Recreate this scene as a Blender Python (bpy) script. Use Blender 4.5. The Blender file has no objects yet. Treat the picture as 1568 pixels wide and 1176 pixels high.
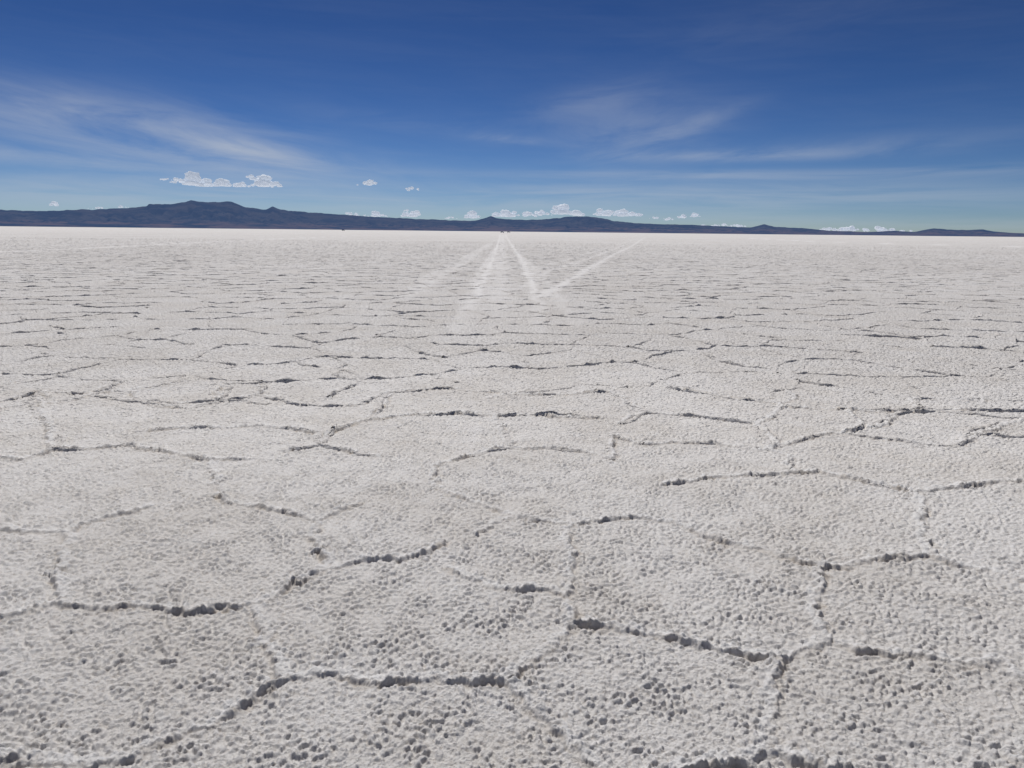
import bpy, math, random
import numpy as np
from mathutils import Matrix, Vector, noise, geometry
random.seed(4); rng=np.random.default_rng(7)
sc=bpy.context.scene
# ---------------- camera ----------------
CAMH=1.6; F=1162.0
PITCH=math.radians(11.36); ROLL=math.radians(0.60)
cam=bpy.data.cameras.new("camera"); co=bpy.data.objects.new("camera",cam); sc.collection.objects.link(co)
cam.sensor_width=36; cam.lens=F/1568*36; cam.clip_start=0.05; cam.clip_end=300000
R=Matrix.Rotation(math.radians(90)-PITCH,4,'X')@Matrix.Rotation(ROLL,4,'Z')
co.matrix_world=Matrix.Translation((0,0,CAMH))@R
sc.camera=co
def ray(x,y):
    return (R.to_3x3()@Vector((x-784,588-y,-F))).normalized()
def gp(x,y):
    d=ray(x,y); t=CAMH/-d.z
    return (d.x*t,d.y*t)
def azel(x,y):
    d=ray(x,y); return math.degrees(math.atan2(d.x,d.y)), math.degrees(math.asin(d.z))
# ---------------- noise tiles ----------------
def tile(n,period,lo,hi,seed):
    r=np.random.default_rng(seed).standard_normal((n,n))
    k=np.fft.fftfreq(n,period/n); K=np.hypot(*np.meshgrid(k,k))+1e-9
    lam=1/K
    c=math.log(math.sqrt(lo*hi)); w=max(math.log(hi/lo)/2,0.15)
    g=np.exp(-((np.log(lam)-c)/w)**2)
    t=np.real(np.fft.ifft2(np.fft.fft2(r)*g)); t-=t.mean(); t/=t.std()
    return t.astype(np.float32),period
def samp(T,x,y,rot=0.0):
    t,P=T; n=t.shape[0]
    c,s=math.cos(rot),math.sin(rot)
    u=(x*c-y*s)/P*n; v=(x*s+y*c)/P*n
    iu=np.floor(u).astype(np.int64); iv=np.floor(v).astype(np.int64)
    fu=(u-iu).astype(np.float32); fv=(v-iv).astype(np.float32)
    i0=iu%n; i1=(iu+1)%n; j0=iv%n; j1=(iv+1)%n
    return (t[j0,i0]*(1-fu)+t[j0,i1]*fu)*(1-fv)+(t[j1,i0]*(1-fu)+t[j1,i1]*fu)*fv
TL1=tile(1024,3.1,0.026,0.11,1); TL2=tile(1024,2.3,0.022,0.08,2)
TF=tile(1024,1.9,0.008,0.022,3)
TW1=tile(512,4.3,0.05,0.16,4); TW2=tile(512,4.7,0.05,0.16,5)
TM=tile(512,9.1,0.25,0.9,6); TB=tile(512,23.0,1.2,6,8); TM2=tile(512,7.3,0.1,0.3,9)
# ---------------- ridges ----------------
tr=[
[(-40,1158),(20,1165),(60,1166),(120,1168),(200,1162),(235,1140),(270,1125),(320,1110),(350,1090),(385,1070),(410,1050),(430,1040)],
[(430,1040),(480,1035),(520,1030),(550,1040),(600,1045),(660,1043),(700,1045),(740,1048),(780,1048)],
[(780,1048),(800,1025),(820,1005),(850,985),(875,962),(878,935),(868,915),(845,903),(800,905),(750,900),(710,885),(690,875)],
[(868,915),(875,880),(880,855),(868,830),(872,805)],
[(985,793),(920,800),(872,805),(840,800),(785,793),(755,778),(720,768),(690,757),(665,745),(665,715),(700,703),(745,692),(785,685)],
[(785,793),(755,805),(730,820)],
[(875,955),(920,960),(980,970),(1040,980),(1100,995),(1150,1005),(1190,1010)],
[(780,1048),(810,1085),(840,1105),(870,1135),(900,1165),(925,1200)],
[(430,1040),(425,1010),(408,985),(395,950),(390,925)],
[(390,925),(340,930),(280,937),(240,930),(210,927),(160,935),(110,930),(70,928),(20,945),(-40,965)],
[(390,925),(430,905),(470,885),(500,870),(490,845),(480,820),(485,795),(455,787),(400,777),(345,768)],
[(485,795),(520,780),(550,770)],[(500,870),(560,858),(620,855),(650,850),(678,835)],
[(95,925),(85,890),(95,850),(105,820),(75,815),(0,812),(-60,815)],[(105,820),(120,805),(180,790),(235,775)],
[(80,690),(130,690),(190,683),(240,692),(310,705),(370,702)],[(320,708),(330,740),(345,768)],
[(450,687),(490,680),(530,690),(575,697)],[(490,680),(510,660),(560,645),(620,638),(700,635),(760,637),(790,635),(830,637),(915,641)],
[(230,660),(280,655),(340,655),(400,652),(440,657),(490,665),(490,680)],
[(760,637),(770,660),(785,685),(840,688),(900,693),(938,705)],[(985,680),(1030,678),(1100,680),(1180,690),(1210,700),(1220,725)],
[(938,705),(940,670),(985,680)],[(950,650),(990,632),(930,600)],
[(1020,742),(1080,733),(1150,727),(1220,725),(1255,722),(1330,740),(1395,752),(1440,750),(1500,745),(1568,740),(1640,738)],
[(1180,690),(1230,672),(1290,664),(1340,670),(1400,678),(1470,682),(1500,665),(1568,668)],
[(1400,752),(1415,790),(1420,830),(1425,852)],
[(1255,872),(1310,865),(1350,858),(1390,855),(1425,852),(1460,865),(1520,872),(1568,888),(1640,893)],
[(1045,805),(1080,820),(1120,833),(1180,845),(1220,862),(1255,872)],
[(1255,872),(1250,910),(1255,950),(1270,980),(1320,995),(1380,1000),(1440,1010),(1500,1018),(1540,1012),(1568,1035),(1640,1050)],
[(1190,1010),(1230,1000),(1270,980)],[(1190,1010),(1185,1060),(1180,1110),(1175,1150),(1150,1165),(1100,1172),(1040,1182)],[(1175,1150),(1230,1168),(1290,1182)],
[(985,793),(1045,805)],[(80,690),(30,705),(-40,700)],[(65,600),(110,602),(200,598),(205,612),(285,625),(340,615),(395,605)],
[(65,600),(20,612),(-40,620)],[(200,598),(260,590),(285,575),(340,583),(400,585),(395,605),(470,620),(550,620),(600,600)],
[(790,605),(850,605),(930,600)],[(990,632),(1040,635),(1100,640),(1160,650),(1200,625),(1280,628),(1400,630),(1500,628),(1568,630)],
[(500,545),(530,560),(510,575),(560,586),(600,588)],[(1160,650),(1180,690)],[(1300,628),(1320,655),(1290,664)],
[(600,600),(690,596),(790,605)],[(600,600),(560,645)],[(80,690),(70,650),(65,600)],
]
segs=[]
for pl in tr:
    pts=[gp(*p) for p in pl]
    a=random.uniform(0.8,1.1)
    for p,q in zip(pts[:-1],pts[1:]): segs.append((p[0],p[1],q[0],q[1],a))
TRACE_R=7.3
def in_traced(x,y):
    az=math.degrees(math.atan2(x,y)); return abs(az)<39 and math.hypot(x,y)<TRACE_R
sites=[]; A=1.25; j=0
yy=-7.0
while yy<118:
    half=max(15.0,abs(yy)*0.92+4)
    xx=-half+(0.5*A if j%2 else 0)
    while xx<half:
        sites.append(Vector((xx+random.uniform(-.46,.46)*A, yy+random.uniform(-.46,.46)*A))); xx+=A
    yy+=A*0.88; j+=1
V2,E2,F2,_,_,_=geometry.delaunay_2d_cdt(sites,[],[],0,1e-5)
cc=[];em={}
for fi,f in enumerate(F2):
    a,b,c=[V2[i] for i in f]
    d=2*(a.x*(b.y-c.y)+b.x*(c.y-a.y)+c.x*(a.y-b.y))
    if abs(d)<1e-6: cc.append(None)
    else:
        A2,B2,C2=a.length_squared,b.length_squared,c.length_squared
        cc.append(((A2*(b.y-c.y)+B2*(c.y-a.y)+C2*(a.y-b.y))/d,(A2*(c.x-b.x)+B2*(a.x-c.x)+C2*(b.x-a.x))/d))
    for k in range(3):
        e=tuple(sorted((f[k],f[(k+1)%3]))); em.setdefault(e,[]).append(fi)
vor=[]
for e,fs in em.items():
    if len(fs)!=2: continue
    p,q=cc[fs[0]],cc[fs[1]]
    if p is None or q is None: continue
    L=math.hypot(p[0]-q[0],p[1]-q[1])
    if L>4 or L<0.04: continue
    m=((p[0]+q[0])/2,(p[1]+q[1])/2)
    if in_traced(*m): continue
    if random.random()<0.08: continue
    vor.append((p,q,random.uniform(0.5,1.15)))
def fract(p,q,n,amp):
    P=np.linspace(p,q,n+1); 
    if n>1:
        t=np.linspace(0,1,n+1); L=math.hypot(q[0]-p[0],q[1]-p[1])
        nx,ny=-(q[1]-p[1])/L,(q[0]-p[0])/L
        off=np.zeros(n+1)
        for k in (1,2,3,5,8):
            off+=rng.normal()*np.sin(math.pi*k*t)/k**1.1
        off+=rng.normal(size=n+1)*0.12*np.minimum(t,1-t)*4
        off*=amp*L
        P[:,0]+=nx*off; P[:,1]+=ny*off
    return P
SH=np.array([0.30,-0.954]) # away from sun, on the ground
TRK=[([(766,359),(762,375),(756,392),(746,415),(732,445),(712,480),(690,530)],0.18,0.75),
     ([(774,359),(782,374),(795,392),(806,412),(816,435),(822,462),(828,510)],0.18,0.75),
     ([(770,360),(768,380),(766,410),(764,450),(760,520)],0.5,0.4),
     ([(768,360),(758,380),(742,405),(722,435)],0.12,0.5),
     ([(772,360),(790,385),(822,415),(850,450),(880,500)],0.16,0.4),
     ([(988,363),(965,378),(935,392),(900,412),(862,435),(825,455)],0.20,0.65),
     ([(960,374),(905,395),(840,415),(800,440)],0.18,0.45),
     ([(980,364),(930,380),(860,400),(800,412)],0.15,0.35),
     ([(752,372),(715,398),(670,425),(620,455)],0.3,0.40),
     ([(758,368),(700,400),(640,430)],0.18,0.35),
     ([(540,361),(400,367),(250,374),(120,381),(-60,388)],0.5,0.7),
     ([(300,370),(120,376),(-60,378)],0.5,0.4),
     ([(1150,365),(1250,370),(1400,374),(1568,378),(1700,382)],1.2,0.9),
     ([(360,406),(420,409),(500,411)],0.22,0.5)]
TRK=[([gp(*p) for p in pl],w,s) for pl,w,s in TRK]
def track_mask(x,y):
    x=np.asarray(x,dtype=np.float64);y=np.asarray(y,dtype=np.float64)
    m=np.zeros(x.shape)
    jx=samp(TM,x*0.5,y*0.3)*0.06
    for pts,w,s in TRK:
        for (a,b),(c,d) in zip(pts[:-1],pts[1:]):
            L2=(c-a)**2+(d-b)**2
            t=np.clip(((x-a)*(c-a)+(y-b)*(d-b))/L2,0,1)
            D=np.hypot(x+jx-(a+t*(c-a)),y-(b+t*(d-b)))
            fade=np.clip((np.hypot(x,y)-8)/14,0,1)
            m=np.maximum(m,s*np.exp(-(D/w)**2*1.2)*fade)
    return m
# raster of signed distance to ridges
RX0,RX1,RY0,RY1,RS=-7.5,7.5,0.3,7.8,0.007
W=int((RX1-RX0)/RS);Hh=int((RY1-RY0)/RS)
D=np.full((Hh,W),9.0,np.float32);S=np.full((Hh,W),9.0,np.float32);AM=np.zeros((Hh,W),np.float32)
MG=0.22
def stamp(x0,y0,x1,y1,a):
    i0=max(0,int((min(x0,x1)-MG-RX0)/RS));i1=min(W,int((max(x0,x1)+MG-RX0)/RS)+1)
    j0=max(0,int((min(y0,y1)-MG-RY0)/RS));j1=min(Hh,int((max(y0,y1)+MG-RY0)/RS)+1)
    if i1<=i0 or j1<=j0: return
    X,Y=np.meshgrid(RX0+np.arange(i0,i1)*RS,RY0+np.arange(j0,j1)*RS)
    L2=(x1-x0)**2+(y1-y0)**2
    if L2<1e-8:return
    t=np.clip(((X-x0)*(x1-x0)+(Y-y0)*(y1-y0))/L2,0,1)
    dx=X-(x0+t*(x1-x0));dy=Y-(y0+t*(y1-y0));d=np.hypot(dx,dy)
    L=math.sqrt(L2);nx,ny=-(y1-y0)/L,(x1-x0)/L
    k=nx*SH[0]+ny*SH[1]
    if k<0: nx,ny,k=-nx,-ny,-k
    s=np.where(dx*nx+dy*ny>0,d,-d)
    sub=D[j0:j1,i0:i1];m=d<sub
    sub[m]=d[m];S[j0:j1,i0:i1][m]=s[m];AM[j0:j1,i0:i1][m]=a*(0.80+0.20*k)
strips=[]
for s in segs:
    p,q=(s[0],s[1]),(s[2],s[3]);n=max(1,int(math.hypot(q[0]-p[0],q[1]-p[1])/0.05))
    P=fract(p,q,n,0.04)
    for a,b in zip(P[:-1],P[1:]): stamp(a[0],a[1],b[0],b[1],s[4])
    if math.hypot(p[0]+q[0],p[1]+q[1])/2>5.2: strips.append((p,q,s[4]))
for p,q,a in vor:
    m=((p[0]+q[0])/2,(p[1]+q[1])/2)
    if RX0<m[0]<RX1 and RY0<m[1]<RY1:
        n=max(1,int(math.hypot(q[0]-p[0],q[1]-p[1])/0.06));P=fract(p,q,n,0.05)
        for u,v in zip(P[:-1],P[1:]): stamp(u[0],u[1],v[0],v[1],a)
        if math.hypot(*m)>5.2: strips.append((p,q,a))
    else: strips.append((p,q,a))
def ras(arr,x,y,fill):
    u=(x-RX0)/RS;v=(y-RY0)/RS
    ok=(u>=0)&(u<W-2)&(v>=0)&(v<Hh-2)
    iu=np.clip(u,0,W-2).astype(np.int64);iv=np.clip(v,0,Hh-2).astype(np.int64)
    fu=np.clip(u-iu,0,1);fv=np.clip(v-iv,0,1)
    r=(arr[iv,iu]*(1-fu)+arr[iv,iu+1]*fu)*(1-fv)+(arr[iv+1,iu]*(1-fu)+arr[iv+1,iu+1]*fu)*fv
    return np.where(ok,r,fill)
def height(x,y):
    r=np.hypot(x,y)
    n=(samp(TL1,x,y)+samp(TL2,x,y,0.6))*0.72
    mod=np.clip(0.88+0.26*samp(TM,x,y,0.3)+0.26*samp(TM2,x,y),0.3,1.6)
    k=1/(1+np.exp(-(n-0.35)*2.9))
    lump=(k-0.38)*0.0094*mod+n*0.0009
    fine=samp(TF,x,y)*0.0013
    broad=samp(TM,x,y,1.1)*0.0028+samp(TB,x,y)*0.004*np.clip(1.2-r/60,0,1)
    wx=samp(TW1,x,y)*0.008+samp(TF,x,y,0.4)*0.0012;wy=samp(TW2,x,y)*0.008
    s=ras(S,x+wx,y+wy,9.0);d=ras(D,x+wx,y+wy,9.0);a=ras(AM,x+wx,y+wy,0.0)
    s=np.where(np.abs(s)<d*0.99,np.sign(s)*d,s)
    av=np.clip(0.78+0.28*samp(TM,x,y,0.9)+0.16*samp(TM2,x,y,0.4),0.40,1.35)
    Hr=0.0235*a*av
    near=np.exp(-(s/0.028)**2)
    prof=np.where(s<0,0.60*np.exp(-(np.abs(s)/0.028)**1.5)+0.40*np.exp(-(np.abs(s)/0.09)**2),np.exp(-(np.abs(s)/0.0125)**2.0))
    gro=-0.22*np.exp(-((s-0.023)/0.011)**2)
    tm=track_mask(x,y)
    h=(lump*(1-0.55*near)+fine)*(1-0.8*tm)+broad+Hr*(prof+gro)*(1+0.10*n)*(1-0.8*tm)
    dirt_shade=np.clip(np.exp(-((s-0.017)/0.018)**2)*a*av,0,1)-0.7*np.clip(np.exp(-((s+0.018)/0.020)**2)*a,0,1)  # dirt plus painted shade on the wall away from sun; negative whitens crest
    return h,dirt_shade,tm
az=np.concatenate([np.arange(-178,-52,3.0),np.linspace(-52,52,1600),np.arange(53,181,3.0)])
th=np.concatenate([[75.0,65,58,52,48],np.arange(45,0.05,-0.037),[0.03,0.02,0.012,0.006,0.003,0.002]])
rr=CAMH/np.tan(np.radians(th)); 
AZ,RRm=np.meshgrid(np.radians(az),rr)
X=(RRm*np.sin(AZ)).ravel();Y=(RRm*np.cos(AZ)).ravel()
h,dirt_shade,tm=height(X,Y)
h=np.where(np.hypot(X,Y)>1500,0,h)
nr,nc=len(rr),len(az)
verts=[np.stack([X,Y,h],1),np.array([[0,0,0.0]])]
idx=np.arange(nr*nc).reshape(nr,nc)
nxt=np.roll(idx,-1,1)
quads=[np.stack([idx[:-1],idx[1:],nxt[1:],nxt[:-1]],-1).reshape(-1,4)]
tris=[np.stack([np.full(nc,nr*nc),idx[0],nxt[0]],-1)]
nv=nr*nc+1
DI=[dirt_shade,np.zeros(1)];TMm=[tm,np.zeros(1)];GW=[np.clip((11-np.hypot(X,Y))/7,0,1)*(np.abs(np.degrees(AZ.ravel()))<52.5),np.zeros(1)]
# far ridges as raised strips
VP=[];VQ=[];cnt=0
for p,q,a in strips:
    mx,my=(p[0]+q[0])/2,(p[1]+q[1])/2
    r=math.hypot(mx,my);L=math.hypot(q[0]-p[0],q[1]-p[1])
    if L<0.01: continue
    n=max(2,int(L/max(0.035,r*0.004)));P=fract(p,q,n,0.05)
    T=np.array([q[0]-p[0],q[1]-p[1]]);T=T/np.hypot(*T);N=np.array([-T[1],T[0]])
    if N@SH<0:N=-N
    m=n+1
    g1=rng.normal(0,1,m);g1=(g1+np.roll(g1,1))*0.7
    hh=0.0215*a*np.clip(0.80+0.28*g1,0.12,1.6)*(1-0.93*min(1,max(0,(r-20)/85))**0.7)
    hh*=np.clip(0.82+0.45*samp(TM,P[:,0],P[:,1],0.9),0.15,1.7)
    if r<6.4: hh*=(r-4.4)/2.0
    hh*=1-0.95*track_mask(P[:,0],P[:,1]); 
    wf=0.5+0.5*rng.random(m)
    rows=[(-0.085*wf,-0.01+0*hh),(-0.02*wf,hh*0.8),(0.004+0*wf,hh),(0.016*wf,hh*0.3),(0.026*wf,-0.012+0*hh)]
    B=np.zeros((5,m,3))
    for k,(o,z) in enumerate(rows):
        B[k,:,:2]=P+N[None,:]*o[:,None];B[k,:,2]=z
    VP.append(B.reshape(-1,3));I=np.arange(5*m).reshape(5,m)+nv+cnt
    VQ.append(np.stack([I[:-1,:-1],I[1:,:-1],I[1:,1:],I[:-1,1:]],-1).reshape(-1,4));cnt+=5*m
VP=np.concatenate(VP);verts.append(VP);quads+=VQ;nv+=cnt
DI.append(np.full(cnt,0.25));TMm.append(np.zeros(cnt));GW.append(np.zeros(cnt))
verts=np.concatenate(verts).astype(np.float32);quads=np.concatenate(quads);tris=np.concatenate(tris)
me=bpy.data.meshes.new("salt_flat_ground")
nq,nt=len(quads),len(tris)
me.vertices.add(nv);me.vertices.foreach_set("co",verts.ravel())
me.loops.add(nq*4+nt*3);me.loops.foreach_set("vertex_index",np.concatenate([quads.ravel(),tris.ravel()]).astype(np.int32))
me.polygons.add(nq+nt)
me.polygons.foreach_set("loop_start",np.concatenate([np.arange(nq)*4,nq*4+np.arange(nt)*3]).astype(np.int32))
me.update(calc_edges=True)
me.polygons.foreach_set("use_smooth",np.ones(nq+nt,dtype=bool))
for nm,arr in (("dirt_shade",DI),("track",TMm),("geo_w",GW)):
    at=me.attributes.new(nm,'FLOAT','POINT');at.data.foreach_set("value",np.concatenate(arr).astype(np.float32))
g=bpy.data.objects.new("salt_flat_ground",me);sc.collection.objects.link(g)
# ---------------- node helper ----------------
class NT:
    def __init__(s,t): s.t=t
    def n(s,ty,ins=None,**kw):
        nd=s.t.nodes.new(ty)
        for k,v in kw.items(): setattr(nd,k,v)
        for k,v in (ins or {}).items():
            if isinstance(v,bpy.types.NodeSocket): s.t.links.new(v,nd.inputs[k])
            else: nd.inputs[k].default_value=v
        return nd
    def m(s,op,a,b=None,c=None,clamp=False):
        ins={0:a}
        if b is not None: ins[1]=b
        if c is not None: ins[2]=c
        return s.n('ShaderNodeMath',ins,operation=op,use_clamp=clamp).outputs[0]
    def ramp(s,v,lo,hi,a=0.0,b=1.0):
        return s.n('ShaderNodeMapRange',{0:v,1:lo,2:hi,3:a,4:b},interpolation_type='SMOOTHSTEP').outputs[0]
    def mix(s,f,a,b):
        nd=s.t.nodes.new('ShaderNodeMix');nd.data_type='RGBA'
        for k,v in ((0,f),(6,a),(7,b)):
            if isinstance(v,bpy.types.NodeSocket): s.t.links.new(v,nd.inputs[k])
            else: nd.inputs[k].default_value=v
        return nd.outputs[2]
def mat(name):
    m=bpy.data.materials.new(name);m.use_nodes=True;m.node_tree.nodes.clear();return m,NT(m.node_tree)
m,t=mat("salt_crust")
geo=t.n('ShaderNodeNewGeometry').outputs['Position']
A_=lambda n:t.n('ShaderNodeAttribute',attribute_name=n).outputs['Fac']
dirt_shade,trk,gw=A_("dirt_shade"),A_("track"),A_("geo_w")
crest=t.m('MULTIPLY',dirt_shade,-1.0,clamp=True);dirt_shade=t.m('MAXIMUM',dirt_shade,0.0)
big=t.n('ShaderNodeTexNoise',{'Vector':geo,'Scale':0.9,'Detail':5.0,'Roughness':0.6}).outputs[0]
huge=t.n('ShaderNodeTexNoise',{'Vector':geo,'Scale':0.06,'Detail':6.0,'Roughness':0.65}).outputs[0]
mid=t.n('ShaderNodeTexNoise',{'Vector':geo,'Scale':9.0,'Detail':6.0,'Roughness':0.7}).outputs[0]
sm=t.n('ShaderNodeTexNoise',{'Vector':geo,'Scale':55.0,'Detail':5.0,'Roughness':0.75}).outputs[0]
c=t.mix(t.ramp(big,0.38,0.65),(0.80,0.785,0.77,1),(0.73,0.705,0.675,1))
c=t.mix(t.m('MULTIPLY',t.ramp(huge,0.40,0.65),0.4),c,(0.62,0.59,0.56,1))
c=t.mix(t.m('MULTIPLY',t.ramp(mid,0.5,0.72),0.5),c,(0.85,0.85,0.845,1))
c=t.mix(t.m('MULTIPLY',t.ramp(sm,0.5,0.34,0,1),0.65),c,(0.52,0.475,0.43,1))
c=t.mix(t.m('MULTIPLY',t.ramp(sm,0.55,0.68,0,1),0.5),c,(0.88,0.88,0.88,1))
c=t.mix(t.m('MULTIPLY',dirt_shade,t.ramp(mid,0.38,0.65,0.15,0.75)),c,(0.48,0.41,0.33,1))  # brown of the ridge wall: dirt, and its shadow tone put into the colour
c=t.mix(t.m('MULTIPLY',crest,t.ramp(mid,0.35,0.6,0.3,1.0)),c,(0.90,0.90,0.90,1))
c=t.mix(t.m('MULTIPLY',trk,t.ramp(mid,0.3,0.6,0.35,0.85)),c,(0.89,0.885,0.88,1))
lump=t.n('ShaderNodeTexNoise',{'Vector':geo,'Scale':22.0,'Detail':3.0,'Roughness':0.5}).outputs[0]
lumpA=t.ramp(lump,0.46,0.66)
fine=t.n('ShaderNodeTexNoise',{'Vector':geo,'Scale':110.0,'Detail':5.0,'Roughness':0.8}).outputs[0]
hgt=t.m('ADD',t.m('MULTIPLY',t.m('MULTIPLY',lumpA,t.m('SUBTRACT',1.0,gw)),t.m('MULTIPLY',t.m('SUBTRACT',1.0,trk),0.018)),t.m('MULTIPLY',fine,0.0075))
bmp=t.n('ShaderNodeBump',{'Strength':1.0,'Distance':1.0,'Height':hgt}).outputs[0]
bs=t.n('ShaderNodeBsdfPrincipled',{'Base Color':c,'Roughness':0.85,'Specular IOR Level':0.2,'Normal':bmp})
o=t.n('ShaderNodeOutputMaterial',{'Surface':bs.outputs[0]})
me.materials.append(m)
# ---------------- mountains ----------------
prof=[(0,321),(60,323),(110,321),(150,320),(195,318),(225,315),(228,312),(262,312),(280,309),(292,306),(305,308),(340,309),(355,308),(365,312),(372,315),(390,319),(408,320),(417,316),(430,320),(440,322),(480,325),(520,328),(560,331),(620,334),(670,336),(720,338),(740,335),(752,330),(765,335),(800,336),(830,336),(850,334),(870,331),(900,331),(925,334),(940,338),(970,341),(1010,343),(1060,344),(1100,346),(1150,348),(1170,343),(1185,347),(1230,349),(1270,353),(1330,355),(1370,353),(1400,355),(1430,349),(1450,351),(1480,352),(1505,351),(1520,354),(1545,356),(1568,357)]
pa=[azel(*p) for p in prof]
PA=np.array([-80,-60,-48,-40]+[a for a,_ in pa]+[42,50,60,80]);PE=np.array([0.5,0.9,0.7,1.1]+[e for _,e in pa]+[0.5,0.3,0.8,0.4])
azm=np.arange(-80,80,0.08);tt=np.linspace(0,1.35,64)
el=np.maximum(np.interp(azm,PA,PE),0.16)
vs=[];R0,R1=17000,30000
for i,a in enumerate(azm):
    ar=math.radians(a)
    e=el[i]+0.05*noise.fractal(Vector((a*1.6,3,0)),0.9,2.2,5)*min(1,el[i])
    for k,tk in enumerate(tt):
        r=R0+(R1-R0)*tk
        rise=min(max((tk-0.30)/0.70,0),1)
        s=0.20*min(1,tk/0.10)+0.80*rise**1.6
        if tk>1: s=max(0,1-(tk-1)*1.2)
        P=Vector((a*0.55,tk*2.2,0))
        gul=abs(noise.fractal(P*2.0,0.9,2.1,6))*1.1+0.25*noise.noise(P*0.9)
        w=math.sin(math.pi*min(max(tk,0),1))
        s*=1-0.55*w*gul
        z=R1*math.tan(math.radians(e))*s*(0.80+0.20*tk if tk<1 else 1)
        z-= 4 if tk==0 else 0
        vs.append((r*math.sin(ar),r*math.cos(ar),z-2))
n1,n2=len(azm),len(tt)
fs=[(i*n2+k,i*n2+k+1,(i+1)*n2+k+1,(i+1)*n2+k) for i in range(n1-1) for k in range(n2-1)]
mm=bpy.data.meshes.new("mountain_range");mm.from_pydata(vs,[],[f[::-1] for f in fs]);mm.update()
mm.polygons.foreach_set("use_smooth",[True]*len(mm.polygons))
mo=bpy.data.objects.new("mountain_range",mm);sc.collection.objects.link(mo)
m,t=mat("distant_hills")
geo=t.n('ShaderNodeNewGeometry').outputs['Position'];z=t.n('ShaderNodeSeparateXYZ',{0:geo}).outputs[2]
nz=t.n('ShaderNodeTexNoise',{'Vector':geo,'Scale':0.0012,'Detail':6.0,'Roughness':0.65}).outputs[0]
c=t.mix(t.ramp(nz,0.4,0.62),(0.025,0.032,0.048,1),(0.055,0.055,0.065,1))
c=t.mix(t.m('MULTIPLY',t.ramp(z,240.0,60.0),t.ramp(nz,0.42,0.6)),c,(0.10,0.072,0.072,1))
bs=t.n('ShaderNodeBsdfPrincipled',{'Base Color':c,'Roughness':1.0,'Specular IOR Level':0.0,'Emission Color':(0.18,0.38,0.88,1),'Emission Strength':0.13})  # blue emission stands in for the haze in front of the hills
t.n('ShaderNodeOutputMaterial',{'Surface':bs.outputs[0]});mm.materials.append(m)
# ---------------- cumulus ----------------
m,t=mat("cloud_vapour")
bs=t.n('ShaderNodeBsdfDiffuse',{'Color':(0.68,0.68,0.68,1)})
tr_=t.n('ShaderNodeBsdfTranslucent',{'Color':(0.62,0.61,0.60,1)})
ms=t.n('ShaderNodeMixShader',{0:0.28,1:bs.outputs[0],2:tr_.outputs[0]})
em_=t.n('ShaderNodeEmission',{'Color':(0.64,0.75,0.93,1),'Strength':0.35})  # added bluish glow lifts the shaded cloud faces and imitates distance haze
ad=t.n('ShaderNodeAddShader',{0:ms.outputs[0],1:em_.outputs[0]})
t.n('ShaderNodeOutputMaterial',{'Surface':ad.outputs[0]});cloudm=m
import bmesh
DC=42000.0; PX=DC/F
def cloud(puffs):
    bm=bmesh.new()
    for (x,y,rx,ry) in puffs:
        base_y=y+ry
        nsub=max(9,int(rx*ry/5))
        for k in range(nsub):
            u=random.gauss(0,0.55);u=max(-1.4,min(1.4,u));hm=math.sqrt(max(0.03,1-min(1,u*u)))
            v=random.random()**1.2*hm
            sr=random.uniform(0.3,0.7)*min(rx,ry*1.3)*(1-0.6*min(1,abs(u)))
            d=ray(x+u*rx,base_y-v*ry*1.4-sr*0.4+random.uniform(-.15,.15)*ry);P=d*(DC/math.hypot(d.x,d.y))+Vector((0,random.uniform(-1,1)*rx*PX*0.25,CAMH))
            bmr=bmesh.ops.create_icosphere(bm,subdivisions=3,radius=1.0)
            rad=sr*PX;floor=(CAMH+(ray(x,base_y+random.uniform(-.3,.5)).z)*DC);so_=Vector((random.random()*50,random.random()*50,0))
            for vv in bmr['verts']:
                nrm=vv.co.normalized()
                f=1+0.45*noise.fractal(nrm*2.2+so_,0.7,2.1,4)
                w=P+Vector((nrm.x*1.5,nrm.y*0.9,nrm.z*0.85))*rad*f
                if w.z<floor: w.z=floor+(w.z-floor)*0.25
                vv.co=w
    me=bpy.data.meshes.new("cloud");bm.to_mesh(me);bm.free()
    me.polygons.foreach_set("use_smooth",[True]*len(me.polygons));me.materials.append(cloudm)
    ob=bpy.data.objects.new("cloud",me);sc.collection.objects.link(ob)
cloud([(252,274,8,2),(273,276,12,4),(295,275,12,8),(312,279,12,6),(340,279,16,6),(368,282,14,4)])
cloud([(386,271,9,4),(404,277,16,8),(424,283,8,4)])
cloud([(565,280,14,4)]);cloud([(630,289,12,3)])
cloud([(186,316,7,2),(150,318,12,1.5)]);cloud([(82,312,7,3)])
cloud([(540,328,14,3),(575,328,14,4)]);cloud([(632,327,15,5),(622,322,5,2)])
cloud([(690,333,10,2),(722,329,13,5)]);cloud([(775,327,22,5),(805,328,14,4)])
cloud([(830,326,16,4),(860,321,15,7),(882,326,12,5)])
cloud([(925,325,18,5),(955,326,20,5),(975,328,10,3),(1005,333,10,2)])
cloud([(1045,331,9,3),(1064,329,6,3),(1025,335,10,2)])
cloud([(1290,350,40,3.5),(1350,351,35,3.5)])
cloud([(1095,344,26,3),(1135,345,20,2.5)])
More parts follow.
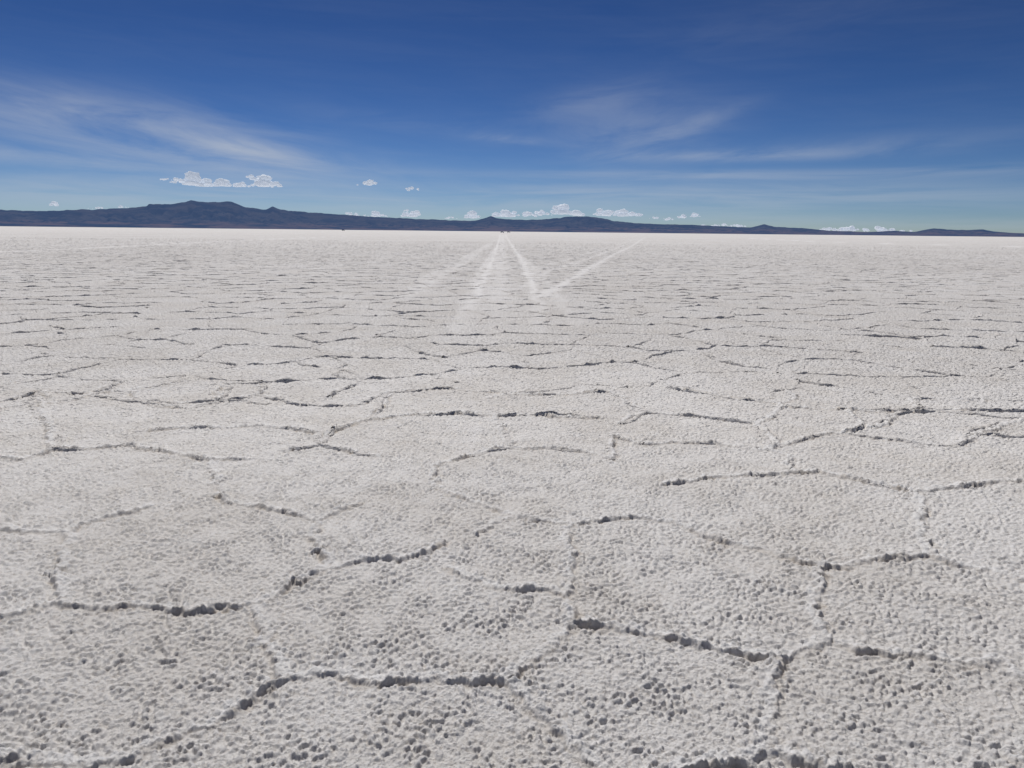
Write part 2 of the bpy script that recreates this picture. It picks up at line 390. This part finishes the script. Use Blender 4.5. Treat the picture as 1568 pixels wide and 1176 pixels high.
# ---------------- vehicles far away ----------------
def pm(name,col,rough):
    m,t=mat(name)
    nz=t.n('ShaderNodeTexNoise',{'Scale':3.0,'Detail':4.0}).outputs[0]
    c=t.mix(nz,tuple(x*0.85 for x in col)+(1,),col+(1,))
    t.n('ShaderNodeOutputMaterial',{'Surface':t.n('ShaderNodeBsdfPrincipled',{'Base Color':c,'Roughness':rough}).outputs[0]});return m
tyre=pm("tyre_rubber",(0.03,0.03,0.03),0.8);glass=pm("window_glass",(0.03,0.04,0.05),0.1)
def car(px,py,col,dist,yaw):
    d=ray(px,py);a=math.atan2(d.x,d.y);loc=(dist*math.sin(a),dist*math.cos(a),0.0)
    e=bpy.data.objects.new("off_road_car",None);sc.collection.objects.link(e)
    paint=pm("car_paint",col,0.35)
    def part(name,fn,mt):
        bm=bmesh.new();fn(bm);me=bpy.data.meshes.new(name);bm.to_mesh(me);bm.free();me.materials.append(mt)
        o=bpy.data.objects.new(name,me);sc.collection.objects.link(o);o.parent=e
    def ext(bm,pts,w):
        L=[bm.verts.new((x,-w,z)) for x,z in pts];Rr=[bm.verts.new((x,w,z)) for x,z in pts]
        bm.faces.new(L);bm.faces.new(Rr[::-1]);n=len(pts)
        for i in range(n): bm.faces.new((L[i],Rr[i],Rr[(i+1)%n],L[(i+1)%n]))
        bmesh.ops.recalc_face_normals(bm,faces=bm.faces)
        bmesh.ops.bevel(bm,geom=bm.edges[:],offset=0.05,segments=2,affect='EDGES')
    part("body",lambda b:ext(b,[(-2.3,0.45),(2.3,0.45),(2.35,0.8),(2.2,1.1),(0.95,1.2),(0.35,1.8),(-2.05,1.85),(-2.35,1.1)],0.92),paint)
    part("side_windows",lambda b:ext(b,[(-1.95,1.22),(0.8,1.22),(0.3,1.68),(-1.9,1.7)],0.935),glass)
    for i,(x,y) in enumerate([(-1.4,-.85),(-1.4,.85),(1.45,-.85),(1.45,.85)]):
        part("wheel_%d"%(i+1),lambda b:bmesh.ops.create_cone(b,cap_ends=True,segments=20,radius1=0.4,radius2=0.4,depth=0.28,matrix=Matrix.Translation((x,y,0.4))@Matrix.Rotation(math.pi/2,4,'X')),tyre)
    e.location=loc;e.rotation_euler=(0,0,yaw)
car(769,357,(0.9,0.9,0.9),1000,0.3);car(779,357,(0.9,0.9,0.9),1100,0.1);car(526,360,(0.12,0.1,0.1),1300,0.2)
# ---------------- sun & sky ----------------
SE=math.radians(55);dirS=Vector((-SH[0],-SH[1],0)).normalized()*math.cos(SE)+Vector((0,0,math.sin(SE)))
sl=bpy.data.lights.new("sun",'SUN');sl.energy=3.45;sl.angle=math.radians(0.53);sl.color=(1.0,0.965,0.925)
so=bpy.data.objects.new("sun",sl);sc.collection.objects.link(so);so.rotation_euler=dirS.to_track_quat('Z','Y').to_euler();so.location=(0,0,50)
w=bpy.data.worlds.new("World");sc.world=w;w.use_nodes=True;w.node_tree.nodes.clear();t=NT(w.node_tree)
sky=t.n('ShaderNodeTexSky',sky_type='NISHITA');sky.sun_disc=False;sky.sun_elevation=SE
sky.sun_rotation=math.atan2(dirS.x,dirS.y);sky.altitude=3700;sky.air_density=1.0;sky.dust_density=0.3;sky.ozone_density=2.0
v=t.n('ShaderNodeTexCoord').outputs['Generated']
sp=t.n('ShaderNodeSeparateXYZ',{0:v})
AZn=t.m('MULTIPLY',t.m('ARCTAN2',sp.outputs[0],sp.outputs[1]),57.2958);ELn=t.m('MULTIPLY',t.m('ARCSINE',sp.outputs[2]),57.2958)
def streak(angle,sx,sy,seed,det=6.0):
    ca,sa=math.cos(math.radians(angle)),math.sin(math.radians(angle))
    u=t.m('ADD',t.m('MULTIPLY',AZn,ca),t.m('MULTIPLY',ELn,sa));vv=t.m('SUBTRACT',t.m('MULTIPLY',ELn,ca),t.m('MULTIPLY',AZn,sa))
    cv=t.n('ShaderNodeCombineXYZ',{0:t.m('MULTIPLY',u,sx),1:t.m('MULTIPLY',vv,sy),2:seed}).outputs[0]
    return t.n('ShaderNodeTexNoise',{'Vector':cv,'Scale':1.0,'Detail':det,'Roughness':0.60,'Distortion':0.5}).outputs[0]
def blob(x,y,rx,ry,ang,s):
    a,e=azel(x,y);k=57.3/1185;rx*=k;ry*=k
    ca,sa=math.cos(math.radians(ang)),math.sin(math.radians(ang))
    da=t.m('SUBTRACT',AZn,a);de=t.m('SUBTRACT',ELn,e)
    u=t.m('DIVIDE',t.m('ADD',t.m('MULTIPLY',da,ca),t.m('MULTIPLY',de,sa)),rx);q=t.m('DIVIDE',t.m('SUBTRACT',t.m('MULTIPLY',de,ca),t.m('MULTIPLY',da,sa)),ry)
    d2=t.m('ADD',t.m('MULTIPLY',u,u),t.m('MULTIPLY',q,q))
    return t.m('MULTIPLY',t.m('EXPONENT',t.m('MULTIPLY',d2,-1.0)),s)
def add(l):
    r=l[0]
    for x in l[1:]: r=t.m('ADD',r,x)
    return r
left=add([blob(40,160,260,28,-5,.24),blob(260,197,200,32,-8,.20),blob(405,233,90,13,-8,.32),blob(170,230,330,42,-4,.24),blob(440,255,170,24,-5,.20)])
right=add([blob(960,200,120,45,5,.25),blob(1065,190,70,12,18,.20),blob(900,155,90,20,10,.15),blob(1120,238,170,8,0,.34),blob(1300,225,200,14,2,.14),blob(780,214,45,6,-3,.36),blob(640,190,160,12,-5,.10),blob(1180,40,220,30,5,.05)])
low=add([blob(1150,300,500,22,0,.32),blob(1000,268,300,6,0,.2),blob(1350,340,300,9,-1,.30),blob(700,305,420,20,0,.24),blob(120,295,330,22,0,.34),blob(100,245,200,10,-3,.22),blob(1300,265,350,10,0,.18)])
n1=t.ramp(streak(-7,0.10,0.6,1.3),0.18,0.72);n2=t.ramp(streak(6,0.12,0.5,7.7),0.22,0.70);n3=t.ramp(streak(0,0.07,1.0,4.1),0.2,0.7)
cir=add([t.m('MULTIPLY',left,n1),t.m('MULTIPLY',right,n2),t.m('MULTIPLY',low,n3),t.m('MULTIPLY',t.m('MULTIPLY',n1,n3),0.03)])
cir=t.m('MULTIPLY',cir,t.ramp(ELn,-0.5,1.0),clamp=True)
sr_=t.n('ShaderNodeSeparateColor',{0:sky.outputs[0]})
ch=[t.m('MULTIPLY',t.m('POWER',t.m('MULTIPLY',sr_.outputs[i],0.08),p),k/0.08) for i,(p,k) in enumerate([(1.74,0.68),(1.60,0.67),(1.60,0.82)])]
s1=t.n('ShaderNodeCombineColor',{0:ch[0],1:ch[1],2:ch[2]}).outputs[0]
col=t.mix(cir,s1,(6.0,6.5,7.3,1))
bg=t.n('ShaderNodeBackground',{'Color':col,'Strength':0.08})
t.n('ShaderNodeOutputWorld',{'Surface':bg.outputs[0]})
sc.view_settings.view_transform='Standard';sc.view_settings.look='None';sc.view_settings.exposure=0
